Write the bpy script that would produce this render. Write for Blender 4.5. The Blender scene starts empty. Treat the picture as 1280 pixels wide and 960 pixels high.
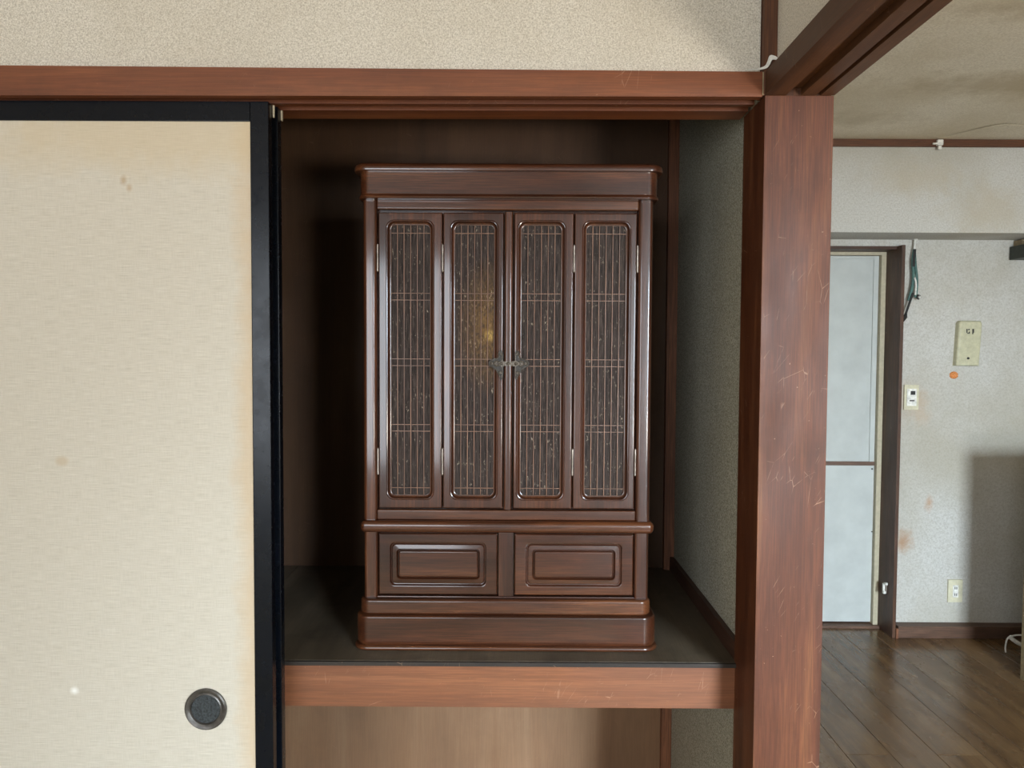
import bpy, bmesh, math, random
from mathutils import Vector, Matrix
random.seed(7)
S = bpy.context.scene
C = S.collection

# ------------------------------------------------------------------ camera
cam_d = bpy.data.cameras.new('camera'); cam = bpy.data.objects.new('camera', cam_d); C.objects.link(cam)
cam_d.sensor_fit = 'HORIZONTAL'; cam_d.sensor_width = 36.0; cam_d.lens = 27.0; cam_d.clip_start = 0.02
_p, _y, _r = math.radians(2.338), math.radians(-0.148), math.radians(0.297)
_f = Vector((math.sin(_y)*math.cos(_p), math.cos(_y)*math.cos(_p), -math.sin(_p)))
_rt = Vector((math.cos(_y), -math.sin(_y), 0)); _up = _rt.cross(_f)
_r2 = _rt*math.cos(_r) + _up*math.sin(_r); _u2 = -_rt*math.sin(_r) + _up*math.cos(_r)
M = Matrix((_r2, _u2, -_f)).transposed().to_4x4(); M.translation = Vector((0, -1.33, 1.316))
cam.matrix_world = M
S.camera = cam

# ------------------------------------------------------------------ world and light
W = bpy.data.worlds.new('sky'); S.world = W; W.use_nodes = True
bgn = W.node_tree.nodes['Background']; bgn.inputs[0].default_value = (0.62, 0.78, 1.0, 1); bgn.inputs[1].default_value = 1.0

def area(name, loc, w, h, power, col, rot=(math.radians(90), 0, 0), spread=180):
    d = bpy.data.lights.new(name, 'AREA'); d.shape = 'RECTANGLE'; d.size = w; d.size_y = h
    d.energy = power; d.color = col; d.spread = math.radians(spread)
    o = bpy.data.objects.new(name, d); C.objects.link(o); o.location = loc; o.rotation_euler = rot
    return o
# daylight coming in through the windows behind the camera (both rooms)
area('window_daylight', (-1.10, -3.38, 1.25), 1.55, 1.35, 46, (0.89, 0.945, 1.0))
area('window_daylight', (1.55, -3.38, 1.25), 0.80, 1.25, 116, (0.74, 0.88, 1.0), rot=(math.radians(61), 0, 0), spread=85)
# added fill lamp at the same window, tilted up to brighten the far ceiling
area('ceiling_fill', (1.55, -3.37, 0.80), 0.80, 0.35, 36, (1.0, 0.93, 0.82), rot=(math.radians(134), 0, 0), spread=110)
S.view_settings.view_transform = 'Standard'; S.view_settings.look = 'None'
S.view_settings.exposure = 0.30; S.view_settings.gamma = 1.0; S.view_settings.use_curve_mapping = False

# ------------------------------------------------------------------ node helpers
def lin(c):
    o = []
    for v in c[:3]:
        v /= 255.0
        o.append(v/12.92 if v <= 0.04045 else ((v+0.055)/1.055)**2.4)
    return (*o, 1.0)
class NT:
    def __init__(s, name):
        s.m = bpy.data.materials.new(name); s.m.use_nodes = True
        s.t = s.m.node_tree; s.b = s.t.nodes['Principled BSDF']; s.co = None
    def n(s, typ, **kw):
        nd = s.t.nodes.new(typ)
        for k, v in kw.items(): setattr(nd, k, v)
        return nd
    def l(s, a, b): s.t.links.new(a, b)
    def put(s, sock, v):
        if hasattr(v, 'is_output') or isinstance(v, bpy.types.NodeSocket): s.l(v, sock)
        else: sock.default_value = v
    def coord(s, world=False):
        if world:
            g = s.n('ShaderNodeNewGeometry'); return g.outputs['Position']
        if s.co is None:
            tc = s.n('ShaderNodeTexCoord'); oi = s.n('ShaderNodeObjectInfo')
            mul = s.n('ShaderNodeMath', operation='MULTIPLY'); s.l(oi.outputs['Random'], mul.inputs[0]); mul.inputs[1].default_value = 13.0
            ad = s.n('ShaderNodeVectorMath', operation='ADD'); s.l(tc.outputs['Object'], ad.inputs[0]); s.l(mul.outputs[0], ad.inputs[1])
            s.co = ad.outputs[0]
        return s.co
    def map(s, vec, scale=(1, 1, 1), loc=(0, 0, 0), rot=(0, 0, 0)):
        m = s.n('ShaderNodeMapping'); s.l(vec, m.inputs[0])
        m.inputs['Location'].default_value = loc; m.inputs['Scale'].default_value = scale; m.inputs['Rotation'].default_value = rot
        return m.outputs[0]
    def noise(s, vec, scale, detail=4, rough=0.5, dist=0.0):
        n = s.n('ShaderNodeTexNoise'); s.l(vec, n.inputs['Vector'])
        n.inputs['Scale'].default_value = scale; n.inputs['Detail'].default_value = detail
        n.inputs['Roughness'].default_value = rough; n.inputs['Distortion'].default_value = dist
        return n.outputs[0]
    def ramp(s, fac, stops, interp='LINEAR'):
        r = s.n('ShaderNodeValToRGB'); s.l(fac, r.inputs[0]); e = r.color_ramp; e.interpolation = interp
        while len(e.elements) < len(stops): e.elements.new(0.5)
        for el, (p, c) in zip(e.elements, stops):
            el.position = p; el.color = c if len(c) == 4 else (*c, 1)
        return r.outputs[0]
    def rng(s, v, a, b, c=0.0, d=1.0):
        m = s.n('ShaderNodeMapRange'); s.l(v, m.inputs[0])
        for i, x in zip((1, 2, 3, 4), (a, b, c, d)): m.inputs[i].default_value = x
        return m.outputs[0]
    def math(s, op, a, b=0.0):
        m = s.n('ShaderNodeMath', operation=op); s.put(m.inputs[0], a); s.put(m.inputs[1], b); return m.outputs[0]
    def mix(s, fac, a, b, mode='MIX'):
        m = s.n('ShaderNodeMix', data_type='RGBA', blend_type=mode)
        s.put(m.inputs[0], fac); s.put(m.inputs[6], a); s.put(m.inputs[7], b); return m.outputs[2]
    def spot(s, vec, c, r, soft=0.5, wob=0.0, nz=None):
        d = s.n('ShaderNodeVectorMath', operation='SUBTRACT'); s.l(vec, d.inputs[0]); d.inputs[1].default_value = c
        sc = s.n('ShaderNodeVectorMath', operation='DIVIDE'); s.l(d.outputs[0], sc.inputs[0]); sc.inputs[1].default_value = r
        ln = s.n('ShaderNodeVectorMath', operation='LENGTH'); s.l(sc.outputs[0], ln.inputs[0])
        v = ln.outputs['Value']
        if nz is not None: v = s.math('ADD', v, s.rng(nz, 0.25, 0.75, -wob, wob))
        return s.rng(v, 1.0, 1.0-soft, 0.0, 1.0)
    def bump(s, h, strength=0.2, dist=0.002, prev=None):
        b = s.n('ShaderNodeBump'); s.l(h, b.inputs['Height']); b.inputs['Strength'].default_value = strength; b.inputs['Distance'].default_value = dist
        if prev is not None: s.l(prev, b.inputs['Normal'])
        return b.outputs[0]
    def fin(s, col=None, rough=None, normal=None, metal=0.0, spec=None, coat=None):
        b = s.b
        if col is not None: s.put(b.inputs['Base Color'], col)
        if rough is not None: s.put(b.inputs['Roughness'], rough)
        if normal is not None: s.l(normal, b.inputs['Normal'])
        b.inputs['Metallic'].default_value = metal
        if spec is not None: b.inputs['Specular IOR Level'].default_value = spec
        if coat: b.inputs['Coat Weight'].default_value = coat[0]; b.inputs['Coat Roughness'].default_value = coat[1]
        return s.m

def stretch(axis, along, across):
    v = [across]*3; v['xyz'.index(axis)] = along; return tuple(v)

def wood(name, dark, mid, light, axis='x', rough=0.45, scratch=0.0, figure=1.0, spec=0.5, coat=None, grime=0.0, fine=1.0, con=0.0):
    t = NT(name); co = t.coord()
    v = t.map(co, stretch(axis, 0.7, 9.0))
    big = t.noise(v, 1.6*figure, 5, 0.55, 0.8)
    col = t.ramp(big, [(0.32+con, lin(dark)), (0.50, lin(mid)), (0.70-con, lin(light))])
    v2 = t.map(co, stretch(axis, 12.0, 420.0))
    pore = t.noise(v2, 1.0, 3, 0.6)
    col = t.mix(t.rng(pore, 0.42, 0.62, 0.55*fine, 0.0), col, lin([c*0.55 for c in dark]))
    bl = t.noise(t.map(co, stretch(axis, 1.5, 4.0)), 2.0, 3, 0.6)
    col = t.mix(t.rng(bl, 0.35, 0.7, 0.0, 0.35), col, lin([c*0.72 for c in mid]))
    r = t.rng(bl, 0.3, 0.7, rough-0.07, rough+0.1)
    nrm = t.bump(pore, 0.12*fine, 0.0006)
    if grime:
        g = t.noise(co, 7.0, 6, 0.7)
        col = t.mix(t.rng(g, 0.52, 0.72, 0.0, grime), col, lin([c*0.42 for c in mid]))
    if scratch:
        for k, (rx, sc) in enumerate((((0.5, 0.9, 0.7), 34), ((2.1, -0.4, 1.3), 27))):
            vs = t.map(t.map(co, (1, 1, 1), (k*3.1, 0, k), rx), (0.35, 9.0, 9.0))
            nz = t.n('ShaderNodeTexVoronoi', feature='DISTANCE_TO_EDGE'); t.l(vs, nz.inputs['Vector']); nz.inputs['Scale'].default_value = sc/6
            gate = t.noise(t.map(co, (1, 1, 1), (5+k, 2, 1)), 16, 3, 0.6)
            mk = t.math('MULTIPLY', t.rng(nz.outputs[0], 0.0, 0.012, 1.0, 0.0), t.rng(gate, 0.60, 0.68, 0.0, 1.0))
            col = t.mix(t.math('MULTIPLY', mk, scratch), col, lin((205, 165, 135)))
        dots = t.noise(t.map(co, (1, 1, 1), (9, 4, 2)), 150, 2, 0.5)
        col = t.mix(t.rng(dots, 0.76, 0.80, 0.0, scratch), col, lin((200, 160, 130)))
    return t.fin(col, r, nrm, spec=spec, coat=coat)

def plaster(name, base, dark, light, gscale=330, mott=0.5, stains=(), bump=0.5):
    t = NT(name); co = t.coord(world=True)
    g = t.noise(co, gscale, 3, 0.7)
    col = t.ramp(g, [(0.33, lin(dark)), (0.5, lin(base)), (0.66, lin(light))])
    bl = t.noise(co, 1.7, 5, 0.6)
    col = t.mix(t.rng(bl, 0.42, 0.68, 0.0, mott), col, lin([base[0]*0.86, base[1]*0.83, base[2]*0.76]))
    nz = t.noise(co, 12, 6, 0.7)
    for (c, r, cc, amt) in stains:
        col = t.mix(t.math('MULTIPLY', t.spot(co, c, r, 0.8, 0.55, nz), amt), col, lin(cc))
    return t.fin(col, 0.92, t.bump(g, bump, 0.0015), spec=0.2)

def plain(name, c, rough=0.5, metal=0.0, var=0.12, scale=60, bump=0.05, spec=0.5):
    t = NT(name); co = t.coord(); n = t.noise(co, scale, 4, 0.6)
    col = t.mix(t.rng(n, 0.35, 0.7, 0.0, 1.0), lin([x*(1+var) if x*(1+var) < 255 else 255 for x in c]), lin([x*(1-var) for x in c]))
    return t.fin(col, t.rng(n, 0.3, 0.7, max(rough-0.05, 0.05), rough+0.05), t.bump(n, bump, 0.001), metal=metal, spec=spec)

# ------------------------------------------------------------------ materials
M_pillar = wood('pillar_wood', (84, 44, 26), (106, 60, 36), (134, 84, 52), 'z', 0.47, 0.5, 1.3, con=0.02, grime=0.3, fine=0.8, spec=0.28)
M_lintel = wood('lintel_wood', (104, 54, 26), (127, 70, 37), (152, 92, 53), 'x', 0.5, 0.35, 0.7, grime=0.25, fine=0.6)
M_fascia = wood('fascia_wood', (116, 66, 38), (140, 86, 53), (160, 106, 70), 'x', 0.5, 0.45, 0.8, grime=0.12, fine=0.6)
M_beam = wood('beam_wood', (76, 44, 20), (96, 58, 28), (116, 74, 40), 'y', 0.55, 0.25, 0.8, grime=0.25, fine=0.6)
M_postup = wood('upper_post_wood', (86, 50, 28), (104, 62, 35), (120, 76, 46), 'z', 0.6, 0.1)
M_postx = wood('ceiling_trim_wood', (86, 50, 28), (104, 62, 35), (120, 76, 46), 'x', 0.6, 0.1)
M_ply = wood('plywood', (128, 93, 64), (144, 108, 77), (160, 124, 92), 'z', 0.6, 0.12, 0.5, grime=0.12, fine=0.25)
M_plyup = wood('shaded_plywood', (74, 49, 27), (88, 59, 35), (102, 72, 45), 'z', 0.6, 0.1, 0.5, grime=0.12, fine=0.25)  # upper closet plywood, colour darkened to stand in for shade above the altar
M_shelf = wood('shelf_board', (84, 74, 60), (104, 93, 77), (124, 112, 94), 'y', 0.5, 0.3, 0.6, grime=0.5, fine=0.3)
M_edgew = wood('edge_strip_wood', (30, 22, 15), (42, 32, 23), (60, 47, 34), 'x', 0.6, 0.3, grime=0.4)
M_batten = wood('batten_wood', (70, 46, 34), (88, 58, 42), (104, 72, 52), 'y', 0.55)
M_cpost = wood('closet_post_wood', (118, 70, 44), (140, 88, 58), (158, 104, 72), 'z', 0.55)
AL = dict(rough=0.36, spec=0.3, fine=1.0, coat=(0.8, 0.10))
M_ax = wood('altar_wood_x', (50, 23, 11), (80, 42, 23), (114, 67, 38), 'x', **AL)
M_az = wood('altar_wood_z', (50, 23, 11), (78, 41, 23), (106, 61, 36), 'z', **AL)
M_lat = wood('altar_lattice_wood', (108, 72, 48), (136, 94, 66), (156, 112, 82), 'z', rough=0.4)
M_plank = wood('floor_plank_wood', (88, 63, 38), (110, 82, 52), (130, 101, 69), 'y', 0.24, 0.2, 0.8, grime=0.3, fine=0.5)
M_frame = wood('door_casing_wood', (64, 38, 22), (84, 52, 32), (104, 68, 44), 'z', 0.5, 0.2, grime=0.3)
M_frame_x = wood('door_header_wood', (64, 38, 22), (84, 52, 32), (104, 68, 44), 'x', 0.5, 0.0, grime=0.3)
M_base = wood('baseboard_wood', (84, 58, 42), (108, 78, 60), (132, 100, 80), 'x', 0.5, 0.2, grime=0.3)
M_wall = plaster('sand_plaster', (208, 200, 186), (172, 164, 150), (230, 224, 212), 400, 0.35)
M_wallc = plaster('closet_plaster', (172, 168, 150), (112, 108, 92), (214, 210, 192), 330, 0.3)
M_far = plaster('far_wall_paper', (196, 194, 187), (180, 176, 167), (206, 204, 198), 150, 0.6, stains=[
    ((1.84, 2.25, 1.10), (0.10, 0.3, 0.12), (182, 160, 136), 0.5), ((1.83, 2.25, 0.44), (0.055, 0.3, 0.07), (170, 130, 95), 0.75),
    ((1.95, 2.25, 0.62), (0.03, 0.3, 0.05), (180, 140, 105), 0.7), ((1.90, 2.25, 1.05), (0.06, 0.3, 0.10), (192, 170, 145), 0.45),
    ((2.05, 2.04, 1.96), (0.22, 0.3, 0.16), (182, 170, 146), 0.5), ((1.75, 2.04, 2.08), (0.25, 0.3, 0.1), (184, 172, 148), 0.45)], bump=0.35)
M_ceil = plaster('ceiling_paper', (222, 212, 192), (204, 194, 174), (232, 224, 206), 170, 0.7, stains=[
    ((1.75, 1.35, 2.245), (0.5, 0.16, 0.5), (178, 162, 132), 0.65), ((1.5, 0.75, 2.245), (0.35, 0.12, 0.5), (176, 160, 130), 0.6), ((1.2, 1.75, 2.245), (0.5, 0.12, 0.5), (182, 168, 140), 0.5)], bump=0.35)

def mk_fusuma():
    t = NT('fusuma_paper'); co = t.coord(world=True)
    v = t.map(co, (30, 1, 900)); g = t.noise(v, 1.0, 3, 0.6)
    v2 = t.map(co, (900, 1, 40)); g2 = t.noise(v2, 1.0, 2, 0.6)
    s_ = t.math('ADD', t.math('MULTIPLY', g, 0.7), t.math('MULTIPLY', g2, 0.3))
    col = t.ramp(s_, [(0.34, lin((194, 186, 170))), (0.5, lin((208, 200, 185))), (0.66, lin((217, 210, 196)))])
    nz = t.noise(co, 9, 6, 0.7)
    for c, r, cc, a in [((-0.455, 0.02, 1.0), (0.045, 1, 1.6), (204, 176, 138), 0.55), ((-0.60, 0.02, 1.70), (0.6, 1, 0.10), (206, 184, 146), 0.45),
                        ((-0.684, 0.02, 1.613), (0.008, 1, 0.012), (176, 146, 108), 0.6), ((-0.674, 0.02, 1.600), (0.007, 1, 0.010), (182, 152, 114), 0.55),
                        ((-0.786, 0.02, 0.706), (0.013, 1, 0.011), (246, 244, 238), 1.0), ((-0.80, 0.02, 1.12), (0.012, 1, 0.010), (196, 176, 146), 0.6)]:
        col = t.mix(t.math('MULTIPLY', t.spot(co, c, r, 0.7, 0.4, nz), a), col, lin(cc))
    return t.fin(col, 0.85, t.bump(s_, 0.25, 0.0006), spec=0.2)
M_paper = mk_fusuma()
M_black = plain('black_lacquer', (11, 14, 20), 0.26, var=0.2, scale=30, spec=0.22)
M_edge = plain('torn_paper', (196, 184, 158), 0.8)
M_bronze = plain('aged_bronze', (74, 67, 59), 0.40, metal=0.5, var=0.55, scale=900, bump=0.6)
M_bronzed = plain('dark_bronze', (40, 36, 32), 0.5, metal=0.4, var=0.5, scale=700, bump=0.6)
M_steel = plain('nickel', (140, 130, 120), 0.4, metal=1.0)
M_cup = plain('dark_cup', (48, 52, 54), 0.5, metal=0.3, var=0.5, scale=260, bump=0.6)
M_rim = plain('dull_rim', (88, 84, 80), 0.4, metal=0.6, var=0.2)
M_doorw = plain('door_paint', (188, 192, 188), 0.6, var=0.03, scale=9)
M_cream = plain('cream_trim', (184, 174, 148), 0.6, var=0.04)
M_plastic = plain('cream_plastic', (206, 200, 172), 0.5, var=0.05)
M_plastic2 = plain('greenish_plastic', (190, 186, 156), 0.5, var=0.05)
M_dark = plain('dark_plastic', (36, 36, 34), 0.5)
M_teal = plain('teal_cable', (72, 104, 98), 0.5, var=0.2)
M_white = plain('white_plastic', (222, 220, 212), 0.5)
M_copper = plain('orange_rust', (188, 120, 66), 0.7, var=0.3, scale=300, bump=0.4)
M_green = plain('dark_green_board', (38, 44, 36), 0.5)
M_tan = plain('tan_wood', (140, 122, 92), 0.6)
M_board = plain('pale_ceiling_boards', (178, 162, 136), 0.7, var=0.04, scale=4)
M_tatami = plain('tatami', (168, 158, 128), 0.8)
M_glass = NT('window_glass').fin((1, 1, 1, 1), 0.02); M_glass.node_tree.nodes['Principled BSDF'].inputs['Transmission Weight'].default_value = 1.0
M_alu = plain('aluminium', (180, 180, 178), 0.4, metal=0.8)

def mk_gauze(gold):
    t = NT('gilt_gauze' if gold else 'brocade_gauze'); co = t.coord(world=True)
    pl = t.noise(t.map(co, (900, 1, 30)), 1.0, 3, 0.6)
    col = t.ramp(pl, [(0.3, lin((26, 21, 19))), (0.5, lin((50, 41, 37))), (0.7, lin((82, 70, 63)))])
    fl = t.noise(t.map(co, (260, 1, 120), rot=(0, 0.6, 0)), 1.0, 3, 0.65)
    gate = t.noise(co, 38, 3, 0.6)
    mk = t.math('MULTIPLY', t.rng(fl, 0.60, 0.70, 0.0, 1.0), t.rng(gate, 0.44, 0.62, 0.0, 1.0))
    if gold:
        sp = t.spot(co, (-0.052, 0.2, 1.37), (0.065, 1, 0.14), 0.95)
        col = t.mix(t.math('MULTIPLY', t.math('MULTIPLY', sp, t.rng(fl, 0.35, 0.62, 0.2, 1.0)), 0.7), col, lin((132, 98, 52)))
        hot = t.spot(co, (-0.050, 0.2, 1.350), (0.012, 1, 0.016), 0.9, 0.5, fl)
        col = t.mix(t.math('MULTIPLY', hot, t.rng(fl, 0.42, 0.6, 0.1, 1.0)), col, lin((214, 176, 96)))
    col = t.mix(t.math('MULTIPLY', mk, 0.65), col, lin((190, 174, 152)))
    return t.fin(col, 0.75, t.bump(pl, 0.5, 0.001), spec=0.2)
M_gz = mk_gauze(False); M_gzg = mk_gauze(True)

# ------------------------------------------------------------------ mesh helpers (built in world metres)
def B(): return bmesh.new()
def box(bm, x0, x1, y0, y1, z0, z1, bev=0.0, seg=2):
    vs = [bm.verts.new(p) for p in ((x0,y0,z0),(x1,y0,z0),(x1,y1,z0),(x0,y1,z0),(x0,y0,z1),(x1,y0,z1),(x1,y1,z1),(x0,y1,z1))]
    fs = [bm.faces.new([vs[i] for i in f]) for f in ((3,2,1,0),(4,5,6,7),(0,1,5,4),(1,2,6,5),(2,3,7,6),(3,0,4,7))]
    if bev > 0:
        es = list({e for f in fs for e in f.edges})
        bmesh.ops.bevel(bm, geom=es, offset=bev, segments=seg, affect='EDGES', profile=0.5)
    return bm
def rr(a0, a1, b0, b1, r, n=6):
    pts = []
    for cx, cy, s in ((a1-r, b1-r, 0), (a0+r, b1-r, 90), (a0+r, b0+r, 180), (a1-r, b0+r, 270)):
        for k in range(n+1):
            a = math.radians(s + 90.0*k/n); pts.append((cx+r*math.cos(a), cy+r*math.sin(a)))
    return pts
def loft(bm, rings, cap0=False, cap1=False, closed=True, flip=False):
    R = [[bm.verts.new(p) for p in ring] for ring in rings]
    n = len(R[0])
    for a, b in zip(R, R[1:]):
        for i in range(n if closed else n-1):
            j = (i+1) % n
            q = [a[i], a[j], b[j], b[i]]
            bm.faces.new(q[::-1] if flip else q)
    if cap0: bm.faces.new(R[0] if flip else R[0][::-1])
    if cap1: bm.faces.new(R[-1][::-1] if flip else R[-1])
    return bm
def slab(bm, x0, x1, y0, y1, r, prof, n=6):
    """rounded-plan slab; prof = [(z, inset)] bottom to top"""
    rings = []
    for z, i in prof:
        ri = max(r-i, 0.0008)
        rings.append([(px, py, z) for px, py in rr(x0+i, x1-i, y0+i, y1, ri, n)])
    return loft(bm, rings, True, True)
def bull(z0, z1, r, n=5, top=True, bot=True):
    o = []
    if bot: o += [(z0+r-r*math.cos(math.pi/2*k/n), r-r*math.sin(math.pi/2*k/n)) for k in range(n+1)]
    else: o.append((z0, 0))
    if top: o += [(z1-r+r*math.sin(math.pi/2*k/n), r-r*math.cos(math.pi/2*k/n)) for k in range(n+1)]
    else: o.append((z1, 0))
    return o
def frame(bm, x0, x1, z0, z1, steps, ro=0.0015, n=6):
    """closed front-facing frame; steps=[(inset_x, inset_z, r, y)] from back outer round the front to back inner"""
    rings = []
    for ix, iz, r, y in steps:
        if len(ix) == 2 if isinstance(ix, tuple) else False: xa, xb = ix
        else: xa, xb = x0+ix, x1-ix
        if isinstance(iz, tuple): za, zb = iz
        else: za, zb = z0+iz, z1-iz
        rings.append([(a, y, b) for a, b in rr(xa, xb, za, zb, r, n)])
    return loft(bm, rings, flip=True)
def tube(bm, pts, r, n=8, taper=None):
    P = [Vector(p) for p in pts]; rings = []
    for i, p in enumerate(P):
        d = (P[min(i+1, len(P)-1)] - P[max(i-1, 0)]).normalized()
        a = d.cross(Vector((0.13, 0.97, 0.2))).normalized(); b = d.cross(a)
        rad = r if taper is None else taper[i]
        rings.append([tuple(p + a*rad*math.cos(2*math.pi*k/n) + b*rad*math.sin(2*math.pi*k/n)) for k in range(n)])
    return loft(bm, rings, True, True)
def smoothpath(pts, m=6):
    P = [Vector(p) for p in pts]; out = []
    for i in range(len(P)-1):
        a, b, c, d = P[max(i-1, 0)], P[i], P[i+1], P[min(i+2, len(P)-1)]
        for k in range(m):
            t = k/m
            out.append(0.5*((2*b) + (-a+c)*t + (2*a-5*b+4*c-d)*t*t + (-a+3*b-3*c+d)*t**3))
    out.append(P[-1]); return out
def lathe_y(bm, cx, cz, prof, n=40):
    """revolve (radius, y) about an axis along y"""
    rings = [[(cx+r*math.cos(2*math.pi*k/n), y, cz+r*math.sin(2*math.pi*k/n)) for k in range(n)] for r, y in prof]
    return loft(bm, rings, prof[0][0] > 0.0001, True)
def plate(bm, pts, y0, y1, bev=0.0005):
    a = [bm.verts.new((x, y1, z)) for x, z in pts]; b = [bm.verts.new((x, y0, z)) for x, z in pts]
    bm.faces.new(a); bm.faces.new(b[::-1]); n = len(pts)
    for i in range(n): bm.faces.new((a[i], b[i], b[(i+1) % n], a[(i+1) % n]))
    return bm

def wloc(o):
    v = Vector((0, 0, 0))
    while o is not None: v += o.location; o = o.parent
    return v
def obj(name, bm, mat, parent=None, smooth=True, loc=None):
    if bm.faces: bmesh.ops.recalc_face_normals(bm, faces=bm.faces)
    off = wloc(parent)
    if loc is not None: off = Vector(loc)
    bmesh.ops.translate(bm, verts=bm.verts, vec=-off)
    me = bpy.data.meshes.new(name); bm.to_mesh(me); bm.free()
    me.materials.append(mat)
    if smooth:
        me.polygons.foreach_set('use_smooth', [True]*len(me.polygons))
        me.set_sharp_from_angle(angle=math.radians(38))
    o = bpy.data.objects.new(name, me); C.objects.link(o)
    if smooth:
        wn = o.modifiers.new('weighted_normal', 'WEIGHTED_NORMAL'); wn.keep_sharp = True; wn.weight = 90
    if parent is not None: o.parent = parent
    if loc is not None: o.location = Vector(loc) - (wloc(parent) if parent else Vector((0, 0, 0)))
    return o
def struct(name, bm, mat, parent=None, **k):
    o = obj(name, bm, mat, parent, **k)
    if parent is None: o['kind'] = 'structure'
    return o
def thing(name, label, cat, loc, group=None):
    o = bpy.data.objects.new(name, None); C.objects.link(o); o.location = loc
    o.empty_display_size = 0.05; o['label'] = label; o['category'] = cat
    if group: o['group'] = group
    return o
def sempty(name, loc):
    o = bpy.data.objects.new(name, None); C.objects.link(o); o.location = loc; o['kind'] = 'structure'; o.empty_display_size = 0.05
    return o
def tag(o, label, cat): o['label'] = label; o['category'] = cat; return o

# ------------------------------------------------------------------ SETTING: tatami room (behind camera) and closet
XL, YB = -2.3, -3.40                        # left wall, window wall
PX0, PX1 = 0.4255, 0.5435                   # corner pillar
CZ = 2.42
struct('floor', box(B(), XL, 0.485, YB, 0.115, -0.05, 0.0), M_tatami)
struct('ceiling', box(B(), XL, 0.485, YB, 0.80, CZ, CZ+0.03), M_board)
struct('wall_left', box(B(), XL-0.1, XL, YB, 0.12, 0, CZ), M_wall)
# wall over the closet opening
struct('wall_front', box(B(), XL, 0.420, 0.012, 0.10, 1.796, CZ), M_wall)
# left part of closet front beyond the sliding doors
struct('wall_front', box(B(), XL, -1.30, 0.012, 0.10, 0, 1.796), M_wall)
# lintel with two sliding grooves (front face tapers very slightly)
def kamoi_prof(zt, zb, a, b, front=0.0):
    g = 0.014
    return [(front, zt), (0.13, zt), (0.13, zb), (0.078, zb), (0.078, zb+g), (0.054, zb+g), (0.054, zb), (0.041, zb), (0.041, zb+g), (0.017, zb+g), (0.017, zb), (front, zb)]
bm = B()
l = [(-1.30, y, z) for y, z in kamoi_prof(1.8035, 1.7505, 0, 0)]; r = [(0.4205, y, z) for y, z in kamoi_prof(1.7965, 1.7545, 0, 0)]
loft(bm, [l, r], True, True)
struct('trim_1', bm, M_lintel, smooth=False)
# corner pillar
pil = struct('trim_2', box(B(), PX0, PX1, 0.0, 0.122, 0, 1.757, 0.0015), M_pillar)
struct('trim_3', box(B(), 0.4215, 0.4452, 0.0, 0.03, 1.757, CZ), M_postup)
struct('trim_3', box(B(), 0.4452, 0.54, 0.004, 0.03, 1.757, CZ), M_postup)
# floor rail under the sliding doors
struct('trim_4', box(B(), -1.30, 0.4255, 0.0, 0.12, 0, 0.012), M_lintel)

# closet interior
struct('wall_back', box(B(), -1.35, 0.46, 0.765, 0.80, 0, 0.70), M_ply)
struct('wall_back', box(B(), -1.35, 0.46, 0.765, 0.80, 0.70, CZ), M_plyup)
struct('wall_right', box(B(), 0.4385, 0.50, 0.122, 0.765, 0, CZ), M_wallc)
struct('wall_left', box(B(), -1.40, -1.35, 0.10, 0.765, 0, CZ), M_wallc)
struct('trim_5', box(B(), 0.411, 0.4385, 0.744, 0.765, 0.05, 2.1, 0.001), M_cpost)
struct('floor', box(B(), -1.35, 0.44, 0.12, 0.765, 0.0, 0.03), M_ply)
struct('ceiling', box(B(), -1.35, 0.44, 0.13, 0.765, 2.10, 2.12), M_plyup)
sh = thing('closet_shelf', 'mid-height closet shelf with a reddish wooden front rail under the altar cabinet', 'shelf', (-0.2, 0.44, 0.70))
obj('shelf_board', box(B(), -1.35, -0.5915, 0.115, 0.765, 0.7185, 0.7265, 0.0008), M_shelf, sh)
obj('shelf_board', box(B(), -0.590, 0.4385, 0.115, 0.765, 0.7185, 0.7265, 0.0008), M_shelf, sh)
obj('front_rail', box(B(), -1.35, 0.4255, 0.115, 0.150, 0.6365, 0.7182, 0.0012), M_fascia, sh)
obj('edge_strip', box(B(), -1.35, 0.4255, 0.1085, 0.1145, 0.7184, 0.7262, 0.0005), M_edgew, sh)
obj('side_batten', box(B(), 0.4265, 0.4385, 0.124, 0.744, 0.7265, 0.762, 0.001), M_batten, sh)
obj('support_rail', box(B(), -1.35, 0.4385, 0.72, 0.765, 0.66, 0.7185), M_cpost, sh)

# ------------------------------------------------------------------ sliding paper doors
def fusuma(name, x0, x1, y0, y1, zt):
    fw = 0.0325
    d = sempty(name, ((x0+x1)/2, (y0+y1)/2, 0.012))
    z0 = 0.012
    obj('paper_panel', box(B(), x0+fw-0.002, x1-fw+0.002, y0+0.0035, y1-0.0035, z0+0.04, zt-fw-0.001), M_paper, d, smooth=False)
    obj('stile', box(B(), x1-fw, x1, y0, y1, z0, zt, 0.0018), M_black, d)
    obj('stile', box(B(), x0, x0+fw, y0, y1, z0, zt, 0.0018), M_black, d)
    obj('top_rail', box(B(), x0+fw, x1-fw, y0+0.0008, y1, zt-fw-0.002, zt, 0.0015), M_black, d)
    obj('bottom_rail', box(B(), x0+fw, x1-fw, y0+0.0008, y1, z0, z0+0.045, 0.0015), M_black, d)
    return d
d1 = fusuma('door_1', -1.29, -0.4285, 0.019, 0.0395, 1.7495)
h = obj('finger_pull', lathe_y(B(), -0.5495, 0.6745, [(0.0375, 0.0225), (0.0375, 0.0190), (0.0350, 0.0172), (0.0320, 0.0182), (0.0290, 0.0200), (0.0268, 0.0188), (0.0258, 0.0200), (0.0255, 0.0226)]), M_rim, d1)
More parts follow.
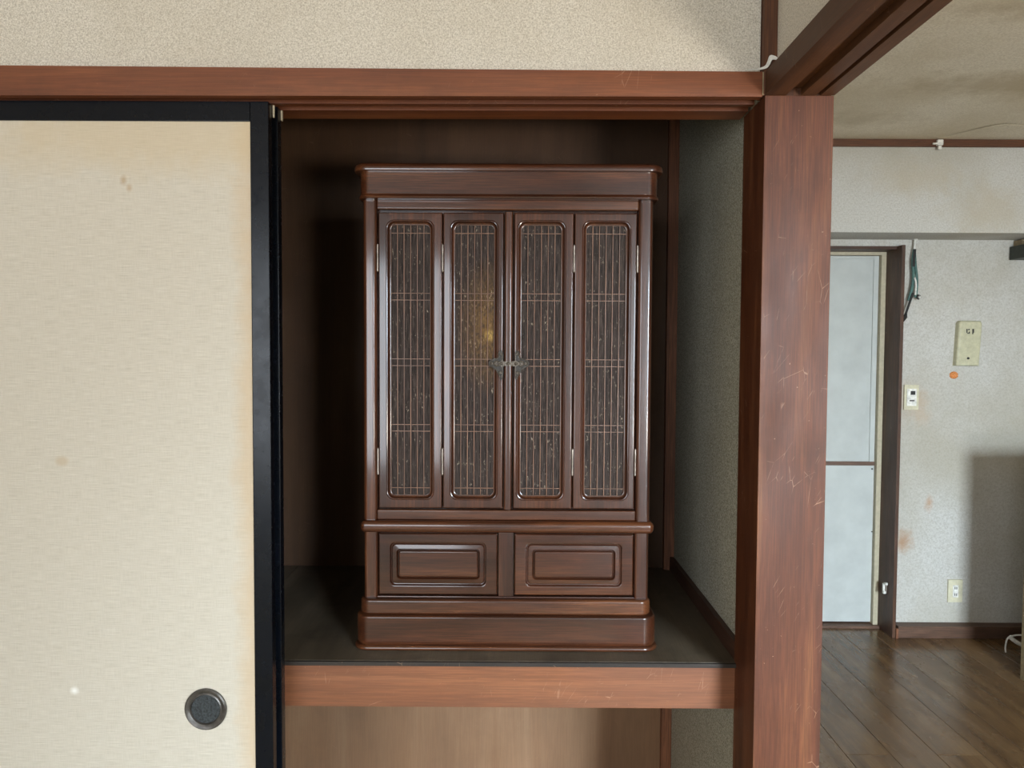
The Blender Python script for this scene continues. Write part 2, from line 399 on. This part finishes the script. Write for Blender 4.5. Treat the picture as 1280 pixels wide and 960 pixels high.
bm = lathe_y(B(), -0.5495, 0.6745, [(0.0256, 0.0205), (0.0250, 0.0222), (0.023, 0.0226), (0.0002, 0.0226)])
obj('pull_cup', bm, M_cup, h)
d2 = fusuma('door_2', -1.285, -0.4235, 0.056, 0.0765, 1.7520)
for i, (x, zb, ww) in enumerate(((-0.4262, 1.728, 0.0016), (-0.4215, 1.732, 0.0012))):
    obj('torn_paper', box(B(), x-ww, x+ww, 0.0405+i*0.03, 0.0425+i*0.034, zb, 1.7495), M_edge, d1 if i == 0 else d2)

# ------------------------------------------------------------------ ALTAR CABINET
A = thing('altar_cabinet', 'dark rosewood altar cabinet with four latticed doors and two drawers on the closet shelf', 'cabinet', (-0.0137, 0.42, 0.7265))
YK = 0.66
# base, stepped and rounded
obj('foot', slab(B(), -0.3160, 0.2885, 0.160, YK, 0.030, bull(0.7268, 0.7365, 0.0045)), M_ax, A)
obj('base', slab(B(), -0.3115, 0.2845, 0.1645, YK, 0.027, [(0.7365, 0.003), (0.741, 0.0)] + bull(0.745, 0.7955, 0.0045, bot=False)), M_ax, A)
obj('plinth', slab(B(), -0.3045, 0.2745, 0.1745, YK, 0.020, [(0.7955, 0.003), (0.7985, 0.0)] + bull(0.80, 0.8255, 0.0055, bot=False)), M_ax, A)
obj('carcass', box(B(), -0.296, 0.267, 0.212, YK, 0.8255, 1.62), M_az, A)
for x0, x1 in ((-0.2975, -0.2715), (0.2425, 0.2705)):
    obj('lower_post', slab(B(), x0, x1, 0.189, 0.213, 0.006, [(0.8255, 0), (0.9575, 0)]), M_az, A)
for x0, x1 in ((-0.2985, -0.2718), (0.2435, 0.2720)):
    obj('upper_post', slab(B(), x0, x1, 0.189, 0.213, 0.008, [(0.9815, 0), (1.6150, 0)]), M_az, A)
obj('drawer_rail', box(B(), -0.2715, 0.2425, 0.190, 0.213, 0.8225, 0.8275, 0.001), M_ax, A)
obj('drawer_divider', box(B(), -0.0295, 0.0010, 0.190, 0.213, 0.8275, 0.9575, 0.002), M_az, A)
obj('ledge', slab(B(), -0.3035, 0.2790, 0.176, YK, 0.010, bull(0.9578, 0.9815, 0.0095, 7)), M_ax, A)
obj('lower_rail', box(B(), -0.2718, 0.2435, 0.1895, 0.213, 0.9815, 1.0018, 0.0025, 3), M_ax, A)
obj('header_rail', box(B(), -0.2718, 0.2435, 0.1895, 0.213, 1.5955, 1.6165, 0.0035, 4), M_ax, A)
# cornice: frieze and top board
obj('frieze', slab(B(), -0.3060, 0.2815, 0.169, YK, 0.024, [(1.6140, 0.004), (1.6148, 0.0012), (1.6172, 0.0), (1.6200, 0.0006), (1.6222, 0.0028), (1.6230, 0.0030), (1.6655, 0.0030)]), M_ax, A)
obj('top_board', slab(B(), -0.3140, 0.2885, 0.161, YK, 0.028, [(1.6655, 0.006), (1.6662, 0.001), (1.669, 0.0), (1.674, 0.0005), (1.6775, 0.002), (1.680, 0.0055), (1.6805, 0.009)]), M_ax, A)
# drawers
def drawer(x0, x1, z0, z1):
    yf, yb = 0.1925, 0.213
    bx0, bx1, bz0, bz1 = x0+0.0205, x1-0.0205, z0+0.0155, z1-0.0165
    bm = frame(B(), x0, x1, z0, z1, [
        (0, 0, 0.0008, yb), (0, 0, 0.0008, yf+0.002), (0.002, 0.002, 0.0008, yf),
        ((bx0, bx1), (bz0, bz1), 0.011, yf), ((bx0+0.002, bx1-0.002), (bz0+0.002, bz1-0.002), 0.010, yf+0.0006),
        ((bx0+0.004, bx1-0.004), (bz0+0.004, bz1-0.004), 0.009, yf+0.0060), ((bx0+0.0052, bx1-0.0052), (bz0+0.0052, bz1-0.0052), 0.0085, yf+0.0062),
        ((bx0+0.0072, bx1-0.0072), (bz0+0.0072, bz1-0.0072), 0.0075, yf+0.0030), ((bx0+0.0148, bx1-0.0148), (bz0+0.0148, bz1-0.0148), 0.008, yf+0.0022),
        ((bx0+0.0160, bx1-0.0160), (bz0+0.0160, bz1-0.0160), 0.0075, yf+0.0034), ((bx0+0.0175, bx1-0.0175), (bz0+0.0175, bz1-0.0175), 0.006, yf+0.0085),
        ((bx0+0.03, bx1-0.03), (bz0+0.022, bz1-0.022), 0.001, yf+0.0085)])
    # close the centre
    d = obj('drawer', bm, M_ax, A)
    a0, a1, c0, c1 = bx0+0.0185, bx1-0.0185, bz0+0.0185, bz1-0.0185
    rings = []
    for i, y in ((0, yf+0.0090), (0.0006, yf+0.0045), (0.002, yf+0.0030), (0.004, yf+0.0026)):
        rings.append([(a, y, b) for a, b in rr(a0+i, a1-i, c0+i, c1-i, max(0.005-i, 0.001), 6)])
    obj('raised_panel', loft(B(), rings, False, True, flip=True), M_ax, d)
    return d
drawer(-0.2692, -0.0315, 0.8300, 0.9535)
drawer(0.0030, 0.2405, 0.8300, 0.9535)
# doors
def door(x0, x1, hx, hside, gold=False):
    z0, z1 = 1.0040, 1.5915
    yf, yb = 0.194, 0.209
    bx0, bx1 = hx; bz0, bz1 = 1.0222, 1.5752
    st = [(0, 0, 0.0008, yb), (0, 0, 0.0008, yf+0.0040), (0.0003, 0.0003, 0.0009, yf+0.0020), (0.0010, 0.0010, 0.001, yf+0.0009), (0.0020, 0.0018, 0.001, yf+0.0003), (0.0034, 0.0028, 0.001, yf)]
    for i, r, y in ((-0.0016, 0.0165, yf), (-0.0009, 0.016, yf-0.0013), (0.0002, 0.0155, yf-0.0020), (0.0014, 0.015, yf-0.0016), (0.0022, 0.0145, yf-0.0002), (0.0032, 0.0140, yf+0.0035), (0.0045, 0.0130, yf+0.0052), (0.0062, 0.012, yf+0.0060), (0.0072, 0.011, yf+0.0062), (0.0074, 0.0108, yf+0.0125)):
        st.append(((bx0+i, bx1-i), (bz0+i, bz1-i), r, y))
    d = obj('door', frame(B(), x0, x1, z0, z1, st), M_az, A)
    a0, a1, c0, c1 = bx0+0.0068, bx1-0.0068, bz0+0.0066, bz1-0.0066
    obj('gauze_panel', box(B(), a0-0.001, a1+0.001, yf+0.0112, yf+0.0118, c0-0.001, c1+0.001), M_gzg if gold else M_gz, d, smooth=False)
    # lattice edge
    bm = loft(B(), [[(a, y, b) for a, b in rr(a0+i, a1-i, c0+i, c1-i, 0.0105-i, 6)] for i, y in ((-0.0006, yf+0.0110), (-0.0006, yf+0.0072), (0.0010, yf+0.0072), (0.0010, yf+0.0110))], flip=True)
    obj('lattice_edge', bm, M_lat, d)
    step = (a1-a0)/6; w = 0.00068
    mesh = None
    for k in range(1, 6):
        x = a0+step*k
        if mesh is None:
            o = obj('lattice_bar', box(B(), x-w, x+w, yf+0.0078, yf+0.0110, c0+0.0005, c1-0.0005), M_lat, d, smooth=False, loc=(x, yf+0.0094, (c0+c1)/2)); mesh = o
        else:
            o2 = o.copy(); C.objects.link(o2); o2.parent = d; o2.location = Vector((x, yf+0.0094, (c0+c1)/2)) - wloc(d)
    o = None
    for z in (1.5515, 1.4330, 1.4195, 1.3025, 1.2890, 1.1712, 1.1580, 1.0440):
        L = Vector(((a0+a1)/2, yf+0.0090, z))
        if o is None:
            o = obj('lattice_rail', box(B(), a0+0.0005, a1-0.0005, yf+0.0074, yf+0.0106, z-0.00062, z+0.00062), M_lat, d, smooth=False, loc=L)
        else:
            o2 = o.copy(); C.objects.link(o2); o2.parent = d; o2.location = L - wloc(d)
    # hinges
    xh = x0-0.0008 if hside < 0 else x1+0.0008
    for zc in (1.5015, 1.0985):
        bm = tube(B(), [(xh, yf-0.0010, zc+q) for q in (-0.028, -0.0265, -0.026, -0.0092, -0.009, 0.009, 0.0092, 0.026, 0.0265, 0.028)], 0.0022, 10, [0.0008, 0.0015, 0.0022, 0.0022, 0.0019, 0.0019, 0.0022, 0.0022, 0.0015, 0.0008])
        g = obj('hinge', bm, M_steel, d); g['label'] = 'slim nickel hinge barrel'
    return d
door(-0.2695, -0.1430, (-0.2525, -0.1600), -1)
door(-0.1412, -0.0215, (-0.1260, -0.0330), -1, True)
door(-0.0010, 0.1165, (0.0062, 0.1000), 1)
door(0.1182, 0.2413, (0.1345, 0.2280), 1)
obj('meeting_strip', slab(B(), -0.0195, -0.0035, 0.1865, 0.209, 0.005, [(1.0035, 0), (1.5915, 0)]), M_az, A)
# bronze latch: two lobed plates and a bar
def lobed(cx, sx, zc=1.2943):
    pts = [(0.000, 0.010), (0.000, 0.0235), (-0.0022, 0.0285), (-0.0045, 0.0318), (-0.0060, 0.0285), (-0.0105, 0.0290), (-0.0115, 0.0240), (-0.0098, 0.0195), (-0.0115, 0.0150),
           (-0.0165, 0.0122), (-0.0215, 0.0128), (-0.0262, 0.0098), (-0.0300, 0.0082), (-0.0345, 0.0045), (-0.0362, 0.0),
           (-0.0345, -0.0045), (-0.0300, -0.0078), (-0.0262, -0.0095), (-0.0222, -0.0132), (-0.0185, -0.0150), (-0.0160, -0.0205), (-0.0130, -0.0225), (-0.0110, -0.0268), (-0.0085, -0.0300), (-0.0072, -0.0345),
           (-0.0045, -0.0385), (-0.0015, -0.0350), (0.000, -0.0285), (0.0005, -0.0200), (0.000, -0.010)]
    return [(cx+sx*px*0.82, zc+pz*0.86) for px, pz in pts]
for cx, sx in ((-0.0215, 1), (0.0010, -1)):
    y1 = 0.1930; y0 = 0.1900
    pts = lobed(cx, sx)
    p = obj('latch_plate', plate(B(), pts, y0, y1), M_bronzed, A, smooth=False)
    bm = B()
    # outline bead and bosses in relief
    ctr = Vector((sum(q[0] for q in pts)/len(pts), 0, sum(q[1] for q in pts)/len(pts)))
    ring = [(ctr.x+(q[0]-ctr.x)*0.84, y0-0.0002, ctr.z+(q[1]-ctr.z)*0.88) for q in pts]
    tube(bm, ring+[ring[0]], 0.0009, 5)
    for ox, oz, rr_ in ((-0.0140, 0.0, 0.0062), (-0.0245, 0.0, 0.0036), (-0.0050, 0.0200, 0.0032), (-0.0065, -0.0190, 0.0036), (-0.0035, -0.0270, 0.0022)):
        lathe_y(bm, cx+sx*ox*0.9, 1.2943+oz*0.95, [(rr_, y0+0.0003), (rr_, y0-0.0006), (rr_*0.75, y0-0.0016), (rr_*0.6, y0-0.0006), (rr_*0.35, y0-0.0006), (rr_*0.25, y0-0.0022), (0.0001, y0-0.0026)], 16)
    obj('relief', bm, M_bronze, p)
bm = B()
plate(bm, [(-0.0300, 1.2943+0.0028), (-0.0250, 1.2943+0.0060), (-0.0190, 1.2943+0.0044), (-0.0030, 1.2943+0.0044), (0.0040, 1.2943+0.0060), (0.0100, 1.2943+0.0020), (0.0100, 1.2943-0.0020), (0.0040, 1.2943-0.0060), (-0.0030, 1.2943-0.0044), (-0.0190, 1.2943-0.0044), (-0.0250, 1.2943-0.0060), (-0.0300, 1.2943-0.0028)], 0.1835, 0.1862)
for q in (-0.0115, 0.0035, -0.0255): lathe_y(bm, q, 1.2943, [(0.0034, 0.1837), (0.0034, 0.1825), (0.0018, 0.1812), (0.0001, 0.1810)], 14)
lt = obj('latch_bar', bm, M_bronze, A)

# ------------------------------------------------------------------ partition beam between the rooms
bm = B()
g = 0.013
def sec(y, zt=1.796, zb=1.757):
    return [(0.4255, y, zt), (0.4255, y, zb), (0.4617, y, zb), (0.4617, y, zb+g), (0.4870, y, zb+g), (0.4870, y, zb), (0.5120, y, zb), (0.5120, y, zb+g), (0.5200, y, zb+g), (0.5200, y, zb), (0.5435, y, zb), (0.5435, y, zt)]
loft(bm, [sec(0.0), sec(-2.6)], True, True)
struct('trim_6', bm, M_beam, smooth=False)
struct('wall_right', box(B(), 0.4452, 0.525, -2.6, 0.004, 1.796, CZ), M_wall)
struct('wall_right', box(B(), 0.4452, 0.525, YB, -2.6, 0, CZ), M_wall)
# ------------------------------------------------------------------ far room (kitchen side)
FX1, FY, FYU, FC = 3.05, 2.25, 2.04, 2.245
jx = 1.762
struct('wall_far', box(B(), jx+0.016, FX1, FY, FY+0.12, 0, 1.86), M_far)
struct('wall_far', box(B(), 0.54, jx+0.016, FY, FY+0.12, 1.815, 1.86), M_far)
struct('wall_far', box(B(), 0.54, 0.80, FY, FY+0.12, 0, 1.86), M_far)
struct('wall_far', box(B(), 0.54, FX1, FYU, FY+0.12, 1.847, FC+0.05), M_far)
struct('wall_right', box(B(), FX1, FX1+0.1, YB, FY+0.12, 0, FC+0.2), M_far)
struct('wall_left', box(B(), 0.505, 0.54, 0.124, FY, 0, FC+0.2), M_far)
struct('ceiling', box(B(), 0.525, FX1, YB, FYU, FC, FC+0.03), M_ceil)
struct('trim_7', box(B(), 0.54, FX1, FYU-0.014, FYU, FC-0.031, FC), M_postx)
# floor of planks running away from the camera
fl = sempty('floor', (1.8, 0, -0.02))
obj('subfloor', box(B(), 0.485, FX1, YB, FY+0.2, -0.06, -0.0125), M_dark, fl)
pw = 0.1510; k = 0; x = 0.494
master = None
while x < FX1-0.02:
    y = YB + (0.0 if k % 2 else 0.91)
    ys = [YB] + ([y] if y > YB else [])
    yy = y + (1.82 if y == YB or True else 0)
    while yy < FY+0.18: ys.append(yy); yy += 1.82
    ys.append(FY+0.18)
    for a, b in zip(ys, ys[1:]):
        L = b-a
        bmx = box(B(), -pw/2+0.0007, pw/2-0.0007, -L/2+0.0006, L/2-0.0006, -0.012, 0.0, 0.0012, 1)
        o = obj('floor_plank', bmx, M_plank, fl)
        for v in o.data.vertices: v.co += Vector(wloc(fl))
        o.location = Vector((x+pw/2, (a+b)/2, 0)) - wloc(fl)
    x += pw; k += 1
# baseboard
struct('baseboard_far', box(B(), 1.790, FX1, 2.190, FY, 0, 0.056, 0.002), M_base)
# door with its casing
dc = sempty('trim_8', (1.78, 2.27, 0))
obj('jamb', box(B(), jx, jx+0.016, 2.190, 2.40, 0, 1.815, 0.0015), M_frame, dc)
obj('jamb', box(B(), 0.80, 0.816, 2.190, 2.40, 0, 1.815, 0.0015), M_frame, dc)
obj('header', box(B(), 0.816, jx, 2.235, 2.40, 1.801, 1.815, 0.001), M_frame_x, dc)
obj('jamb_block', box(B(), jx+0.0165, jx+0.027, 2.186, 2.200, 0, 0.045), M_fascia, dc)
obj('door_stop', box(B(), 1.740, jx, 2.335, 2.365, 0.005, 1.801), M_cream, dc)
obj('door_stop', box(B(), 0.816, 1.740, 2.335, 2.365, 1.787, 1.801), M_cream, dc)
obj('threshold', box(B(), 0.80, jx, 2.315, 2.40, 0.0, 0.012), M_base, dc)
bm = B(); yq = 2.262
box(bm, jx-0.006, jx, yq-0.016, yq+0.016, 0.192, 0.238, 0.001)
st_ = obj('strike_plate', bm, M_steel, dc); st_['label'] = 'bright metal strike plate'
bm = B(); box(bm, jx-0.016, jx-0.005, yq-0.030, yq-0.016, 0.236, 0.246, 0.001); box(bm, jx-0.014, jx-0.005, yq-0.004, yq+0.006, 0.200, 0.236, 0.001); box(bm, jx-0.016, jx-0.005, yq-0.014, yq+0.002, 0.190, 0.202, 0.001)
obj('latch_tongue', bm, M_white, st_)
dr = sempty('door_3', (1.28, 2.37, 0.012))
obj('upper_panel', box(B(), 0.84, 1.714, 2.364, 2.384, 0.80, 1.770), M_doorw, dr)
obj('lower_panel', box(B(), 0.84, 1.7385, 2.358, 2.384, 0.018, 0.781, 0.001), M_doorw, dr)
obj('stile', box(B(), 1.714, 1.7385, 2.358, 2.392, 0.80, 1.7855, 0.0015), M_doorw, dr)
obj('stile', box(B(), 0.817, 0.84, 2.358, 2.392, 0.018, 1.7855, 0.0015), M_doorw, dr)
obj('top_rail', box(B(), 0.84, 1.714, 2.358, 2.392, 1.770, 1.7855, 0.0015), M_doorw, dr)
md = obj('middle_rail', box(B(), 0.84, 1.7385, 2.354, 2.392, 0.7815, 0.7995, 0.001), M_base, dr); md['label'] = 'narrow brown rail across the pale door'
obj('screw', tube(B(), [(1.728, 2.3585, 0.765), (1.728, 2.3545, 0.765)], 0.004, 8), M_dark, dr)
obj('screw', tube(B(), [(1.734, 2.3585, 0.46), (1.734, 2.3545, 0.46)], 0.003, 8), M_dark, dr)
# light behind cannot come in past the door
struct('wall_behind', box(B(), 0.5, 1.9, 2.40, 2.45, 0, 1.9), M_far)

# ------------------------------------------------------------------ wall fittings
ip = thing('interphone', 'pale greenish plastic interphone cover hanging high on the far wall', 'interphone', (2.10, 2.25, 1.37))
# slightly crooked box, narrower at the bottom, bevelled edges
def ring_ip(i, y):
    p = [(2.040+i, 1.2665+i), (2.147-i, 1.2655+i), (2.156-i, 1.463-i), (2.150-i, 1.473-i), (2.058+i, 1.474-i), (2.049+i, 1.465-i)]
    return [(a, y, b) for a, b in p]
obj('cover', loft(B(), [ring_ip(0, 2.25), ring_ip(0, 2.226), ring_ip(0.003, 2.220), ring_ip(0.011, 2.216)], True, True), M_plastic2, ip)
bm = B()
for x0, x1, z0, z1 in ((2.080, 2.084, 1.418, 1.436), (2.084, 2.091, 1.414, 1.418), (2.091, 2.095, 1.414, 1.424), (2.088, 2.094, 1.430, 1.436), (2.107, 2.111, 1.412, 1.436), (2.111, 2.114, 1.418, 1.436)):
    box(bm, x0, x1, 2.2135, 2.2162, z0, z1)
obj('marking', bm, M_dark, ip, smooth=False)
obj('screw', tube(B(), [(2.091, 2.2165, 1.301), (2.091, 2.2125, 1.301)], 0.0055, 10), M_dark, ip)

sw = thing('light_switch', 'cream wall switch plate with a small dark rocker beside the door casing', 'switch', (1.845, 2.25, 1.118))
obj('plate', slab(B(), 1.815, 1.882, 2.240, 2.2505, 0.001, [(1.060, 0.001), (1.0615, 0), (1.1745, 0), (1.176, 0.001)]), M_plastic, sw)
bm = B(); box(bm, 1.826, 1.871, 2.2365, 2.241, 1.078, 1.158, 0.001); obj('rocker', bm, M_white, sw)
obj('indicator', box(B(), 1.842, 1.863, 2.2345, 2.2370, 1.130, 1.148), M_dark, sw)
obj('name_slot', box(B(), 1.838, 1.860, 2.2350, 2.2370, 1.100, 1.106), M_rim, sw)

ot = thing('wall_outlet', 'cream double power outlet low on the far wall above the baseboard', 'outlet', (2.079, 2.25, 0.208))
obj('plate', box(B(), 2.045, 2.113, 2.241, 2.2505, 0.154, 0.261, 0.0015), M_plastic, ot)
obj('socket_insert', box(B(), 2.066, 2.092, 2.2385, 2.2415, 0.178, 0.236, 0.001), M_white, ot)
bm = B()
for zc in (0.222, 0.192):
    for q in (2.0745, 2.083): box(bm, q-0.001, q+0.0015, 2.2372, 2.2387, zc-0.0055, zc+0.0055)
obj('slots', bm, M_dark, ot, smooth=False)

hl = obj('wall_hole', lathe_y(B(), 2.047, 1.222, [(0.021, 2.2505), (0.0205, 2.2475), (0.017, 2.2455), (0.012, 2.2480), (0.007, 2.2495), (0.0003, 2.2485)], 18), M_copper)
for v in hl.data.vertices:
    v.co.x = 2.047+(v.co.x-2.047)*(1+0.12*math.sin(5*v.co.z*300)); v.co.z = 1.222+(v.co.z-1.222)*0.82
tag(hl, 'small orange ringed hole in the wall just below the interphone', 'hole')

wr = thing('hanging_wires', 'bundle of bare green and black wires hanging from the soffit by the door', 'wires', (1.84, 2.23, 1.847))
obj('sleeve', tube(B(), [(1.842, 2.230, 1.850), (1.841, 2.230, 1.845), (1.840, 2.230, 1.843), (1.838, 2.230, 1.79)], 0.005, 10, [0.010, 0.010, 0.0045, 0.0045]), M_white, wr)
obj('green_wire', tube(B(), smoothpath([(1.838, 2.230, 1.80), (1.831, 2.228, 1.74), (1.835, 2.226, 1.68), (1.830, 2.226, 1.62), (1.815, 2.226, 1.565)]), 0.0068, 8), M_teal, wr)
obj('green_wire', tube(B(), smoothpath([(1.838, 2.228, 1.80), (1.842, 2.224, 1.73), (1.850, 2.222, 1.66), (1.848, 2.222, 1.60), (1.842, 2.224, 1.58)]), 0.006, 8), M_teal, wr)
obj('black_wire', tube(B(), smoothpath([(1.838, 2.224, 1.80), (1.834, 2.222, 1.755), (1.833, 2.222, 1.72)]), 0.006, 8), M_dark, wr)
obj('white_wire', tube(B(), smoothpath([(1.836, 2.216, 1.67), (1.842, 2.214, 1.64), (1.840, 2.214, 1.59)]), 0.004, 8), M_white, wr)
obj('black_wire', tube(B(), smoothpath([(1.832, 2.220, 1.60), (1.815, 2.218, 1.55), (1.797, 2.214, 1.50), (1.785, 2.205, 1.475)]), 0.0055, 8, None), M_dark, wr)
obj('wire_tip', tube(B(), [(1.800, 2.214, 1.505), (1.793, 2.210, 1.488), (1.780, 2.202, 1.470)], 0.008, 8, [0.005, 0.010, 0.006]), M_dark, wr)
obj('plug', tube(B(), [(1.848, 2.222, 1.592), (1.857, 2.220, 1.583), (1.864, 2.218, 1.574)], 0.008, 8, [0.004, 0.011, 0.009]), M_dark, wr)
obj('plug_pin', tube(B(), [(1.856, 2.212, 1.582), (1.858, 2.206, 1.578)], 0.006, 8), M_white, wr)

cl = thing('cord_clip', 'small white plastic clip on the brown ceiling trim', 'clip', (1.82, 2.02, 2.225))
bm = box(B(), 1.812, 1.838, 2.008, 2.026, 2.215, 2.240, 0.004); box(bm, 1.818, 1.832, 2.010, 2.024, 2.198, 2.214, 0.003)
obj('body', bm, M_white, cl)
obj('arm', tube(B(), [(1.812, 2.012, 2.224), (1.800, 2.010, 2.221), (1.792, 2.010, 2.222)], 0.004, 8), M_white, cl)
# peeling ceiling paper seam
pts = [(1.822, 2.005, 2.2435), (1.86, 1.93, 2.242), (1.90, 1.85, 2.2395), (1.94, 1.80, 2.2385), (2.0, 1.80, 2.240), (2.08, 1.82, 2.2425), (2.2, 1.83, 2.2440)]
bm = B(); P = smoothpath(pts, 5); vs = []
for i, p in enumerate(P):
    w = 0.0025+0.010*math.sin(math.pi*i/(len(P)-1)); vs.append((bm.verts.new(p), bm.verts.new((p.x+w*0.6, p.y+w, 2.2448)), bm.verts.new((p.x-0.0006, p.y-0.0010, p.z+0.0012))))
for a, b in zip(vs, vs[1:]): bm.faces.new((a[0], b[0], b[1], a[1])); bm.faces.new((a[0], a[2], b[2], b[0]))
tag(obj('peeling_paper', bm, M_ceil), 'curled seam of peeling ceiling paper running right from the clip', 'paper')

# white tape in the corner above the pillar
bm = B()
pth = smoothpath([(0.394, -0.0040, 1.7985), (0.410, -0.0045, 1.7995), (0.423, -0.0045, 1.8040), (0.4275, -0.0050, 1.8110), (0.4310, -0.006, 1.8200), (0.4400, -0.006, 1.8190), (0.4440, -0.006, 1.8160)], 6)
vs = []
for i, p in enumerate(pth):
    t_ = i/(len(pth)-1); w = 0.0026+0.0042*min(1, max(0, (t_-0.15)*1.8))
    vs.append((bm.verts.new(p+Vector((0, 0.001, w*0.3))), bm.verts.new(p+Vector((w*0.55, -0.002, -w))), bm.verts.new(p+Vector((0, 0.0035, w*0.2)))))
for a, b in zip(vs, vs[1:]):
    for i in range(3): j = (i+1) % 3; bm.faces.new((a[i], b[i], b[j], a[j]))
tag(obj('corner_tape', bm, M_white), 'curled strip of old white tape in the corner above the pillar', 'tape')
struct('trim_9', box(B(), 0.4207, 0.4225, -0.0012, 0.002, 1.757, 1.7955), M_tan)

# ------------------------------------------------------------------ things at the right edge
ws = thing('wall_shelf', 'dark green shelf board on a tan bracket high at the right edge', 'shelf', (2.3, 2.1, 1.75))
obj('board', box(B(), 2.285, 2.80, 1.99, 2.245, 1.755, 1.815, 0.002), M_green, ws)
obj('bracket', box(B(), 2.305, 2.345, 2.19, 2.25, 1.815, 1.843, 0.001), M_tan, ws)
obj('bracket', box(B(), 2.36, 2.75, 2.10, 2.25, 1.815, 1.838, 0.001), M_green, ws)
lc = thing('low_cabinet', 'pale low cabinet just showing at the right edge of the far room', 'cabinet', (2.45, 1.3, 0))
obj('side_panel', box(B(), 2.066, 2.085, 0.95, 1.75, 0.0, 0.90, 0.001), M_tan, lc)
obj('side_panel', box(B(), 2.72, 2.74, 0.95, 1.75, 0.0, 0.90, 0.001), M_tan, lc)
obj('back_panel', box(B(), 2.085, 2.72, 1.72, 1.75, 0.02, 0.90), M_tan, lc)
obj('top', box(B(), 2.060, 2.75, 0.94, 1.76, 0.90, 0.925, 0.002), M_tan, lc)
obj('front_panel', box(B(), 2.085, 2.72, 0.95, 0.97, 0.02, 0.90), M_tan, lc)
cb = thing('white_cable', 'loop of white cable rising from the floor beside the low cabinet', 'cable', (2.18, 2.02, 0.0))
obj('thin_loop', tube(B(), smoothpath([(2.180, 2.02, 0.004), (2.178, 2.02, 0.03), (2.186, 2.02, 0.065), (2.205, 2.01, 0.082), (2.24, 2.0, 0.088), (2.30, 1.98, 0.085)]), 0.0035, 8), M_white, cb)
obj('thick_lead', tube(B(), smoothpath([(2.188, 2.01, 0.078), (2.215, 2.00, 0.056), (2.25, 1.99, 0.042), (2.30, 1.98, 0.038)]), 0.009, 8), M_white, cb)

# ------------------------------------------------------------------ window walls behind the camera
def winwall(name, wn, x0, x1, wx0, wx1, wz0, wz1, ztop, mat):
    bm = B(); y0, y1 = YB-0.12, YB
    box(bm, x0, wx0, y0, y1, 0, ztop); box(bm, wx1, x1, y0, y1, 0, ztop); box(bm, wx0, wx1, y0, y1, 0, wz0); box(bm, wx0, wx1, y0, y1, wz1, ztop)
    struct(name, bm, mat, smooth=False)
    w = sempty(wn, ((wx0+wx1)/2, YB-0.06, wz0))
    bm = B(); t = 0.035
    box(bm, wx0, wx1, YB-0.09, YB-0.05, wz0, wz0+t); box(bm, wx0, wx1, YB-0.09, YB-0.05, wz1-t, wz1)
    box(bm, wx0, wx0+t, YB-0.09, YB-0.05, wz0+t, wz1-t); box(bm, wx1-t, wx1, YB-0.09, YB-0.05, wz0+t, wz1-t)
    m = (wx0+wx1)/2; box(bm, m-0.02, m+0.02, YB-0.09, YB-0.05, wz0+t, wz1-t)
    obj('sash', bm, M_alu, w, smooth=False)
    obj('pane', box(B(), wx0+t, m-0.02, YB-0.072, YB-0.068, wz0+t, wz1-t), M_glass, w, smooth=False)
    obj('pane', box(B(), m+0.02, wx1-t, YB-0.072, YB-0.068, wz0+t, wz1-t), M_glass, w, smooth=False)
winwall('wall_window', 'window_1', XL, 0.485, -1.92, -0.28, 0.52, 1.97, CZ, M_wall)
winwall('wall_window', 'window_2', 0.485, FX1, 1.10, 2.00, 0.58, 1.95, FC+0.2, M_far)
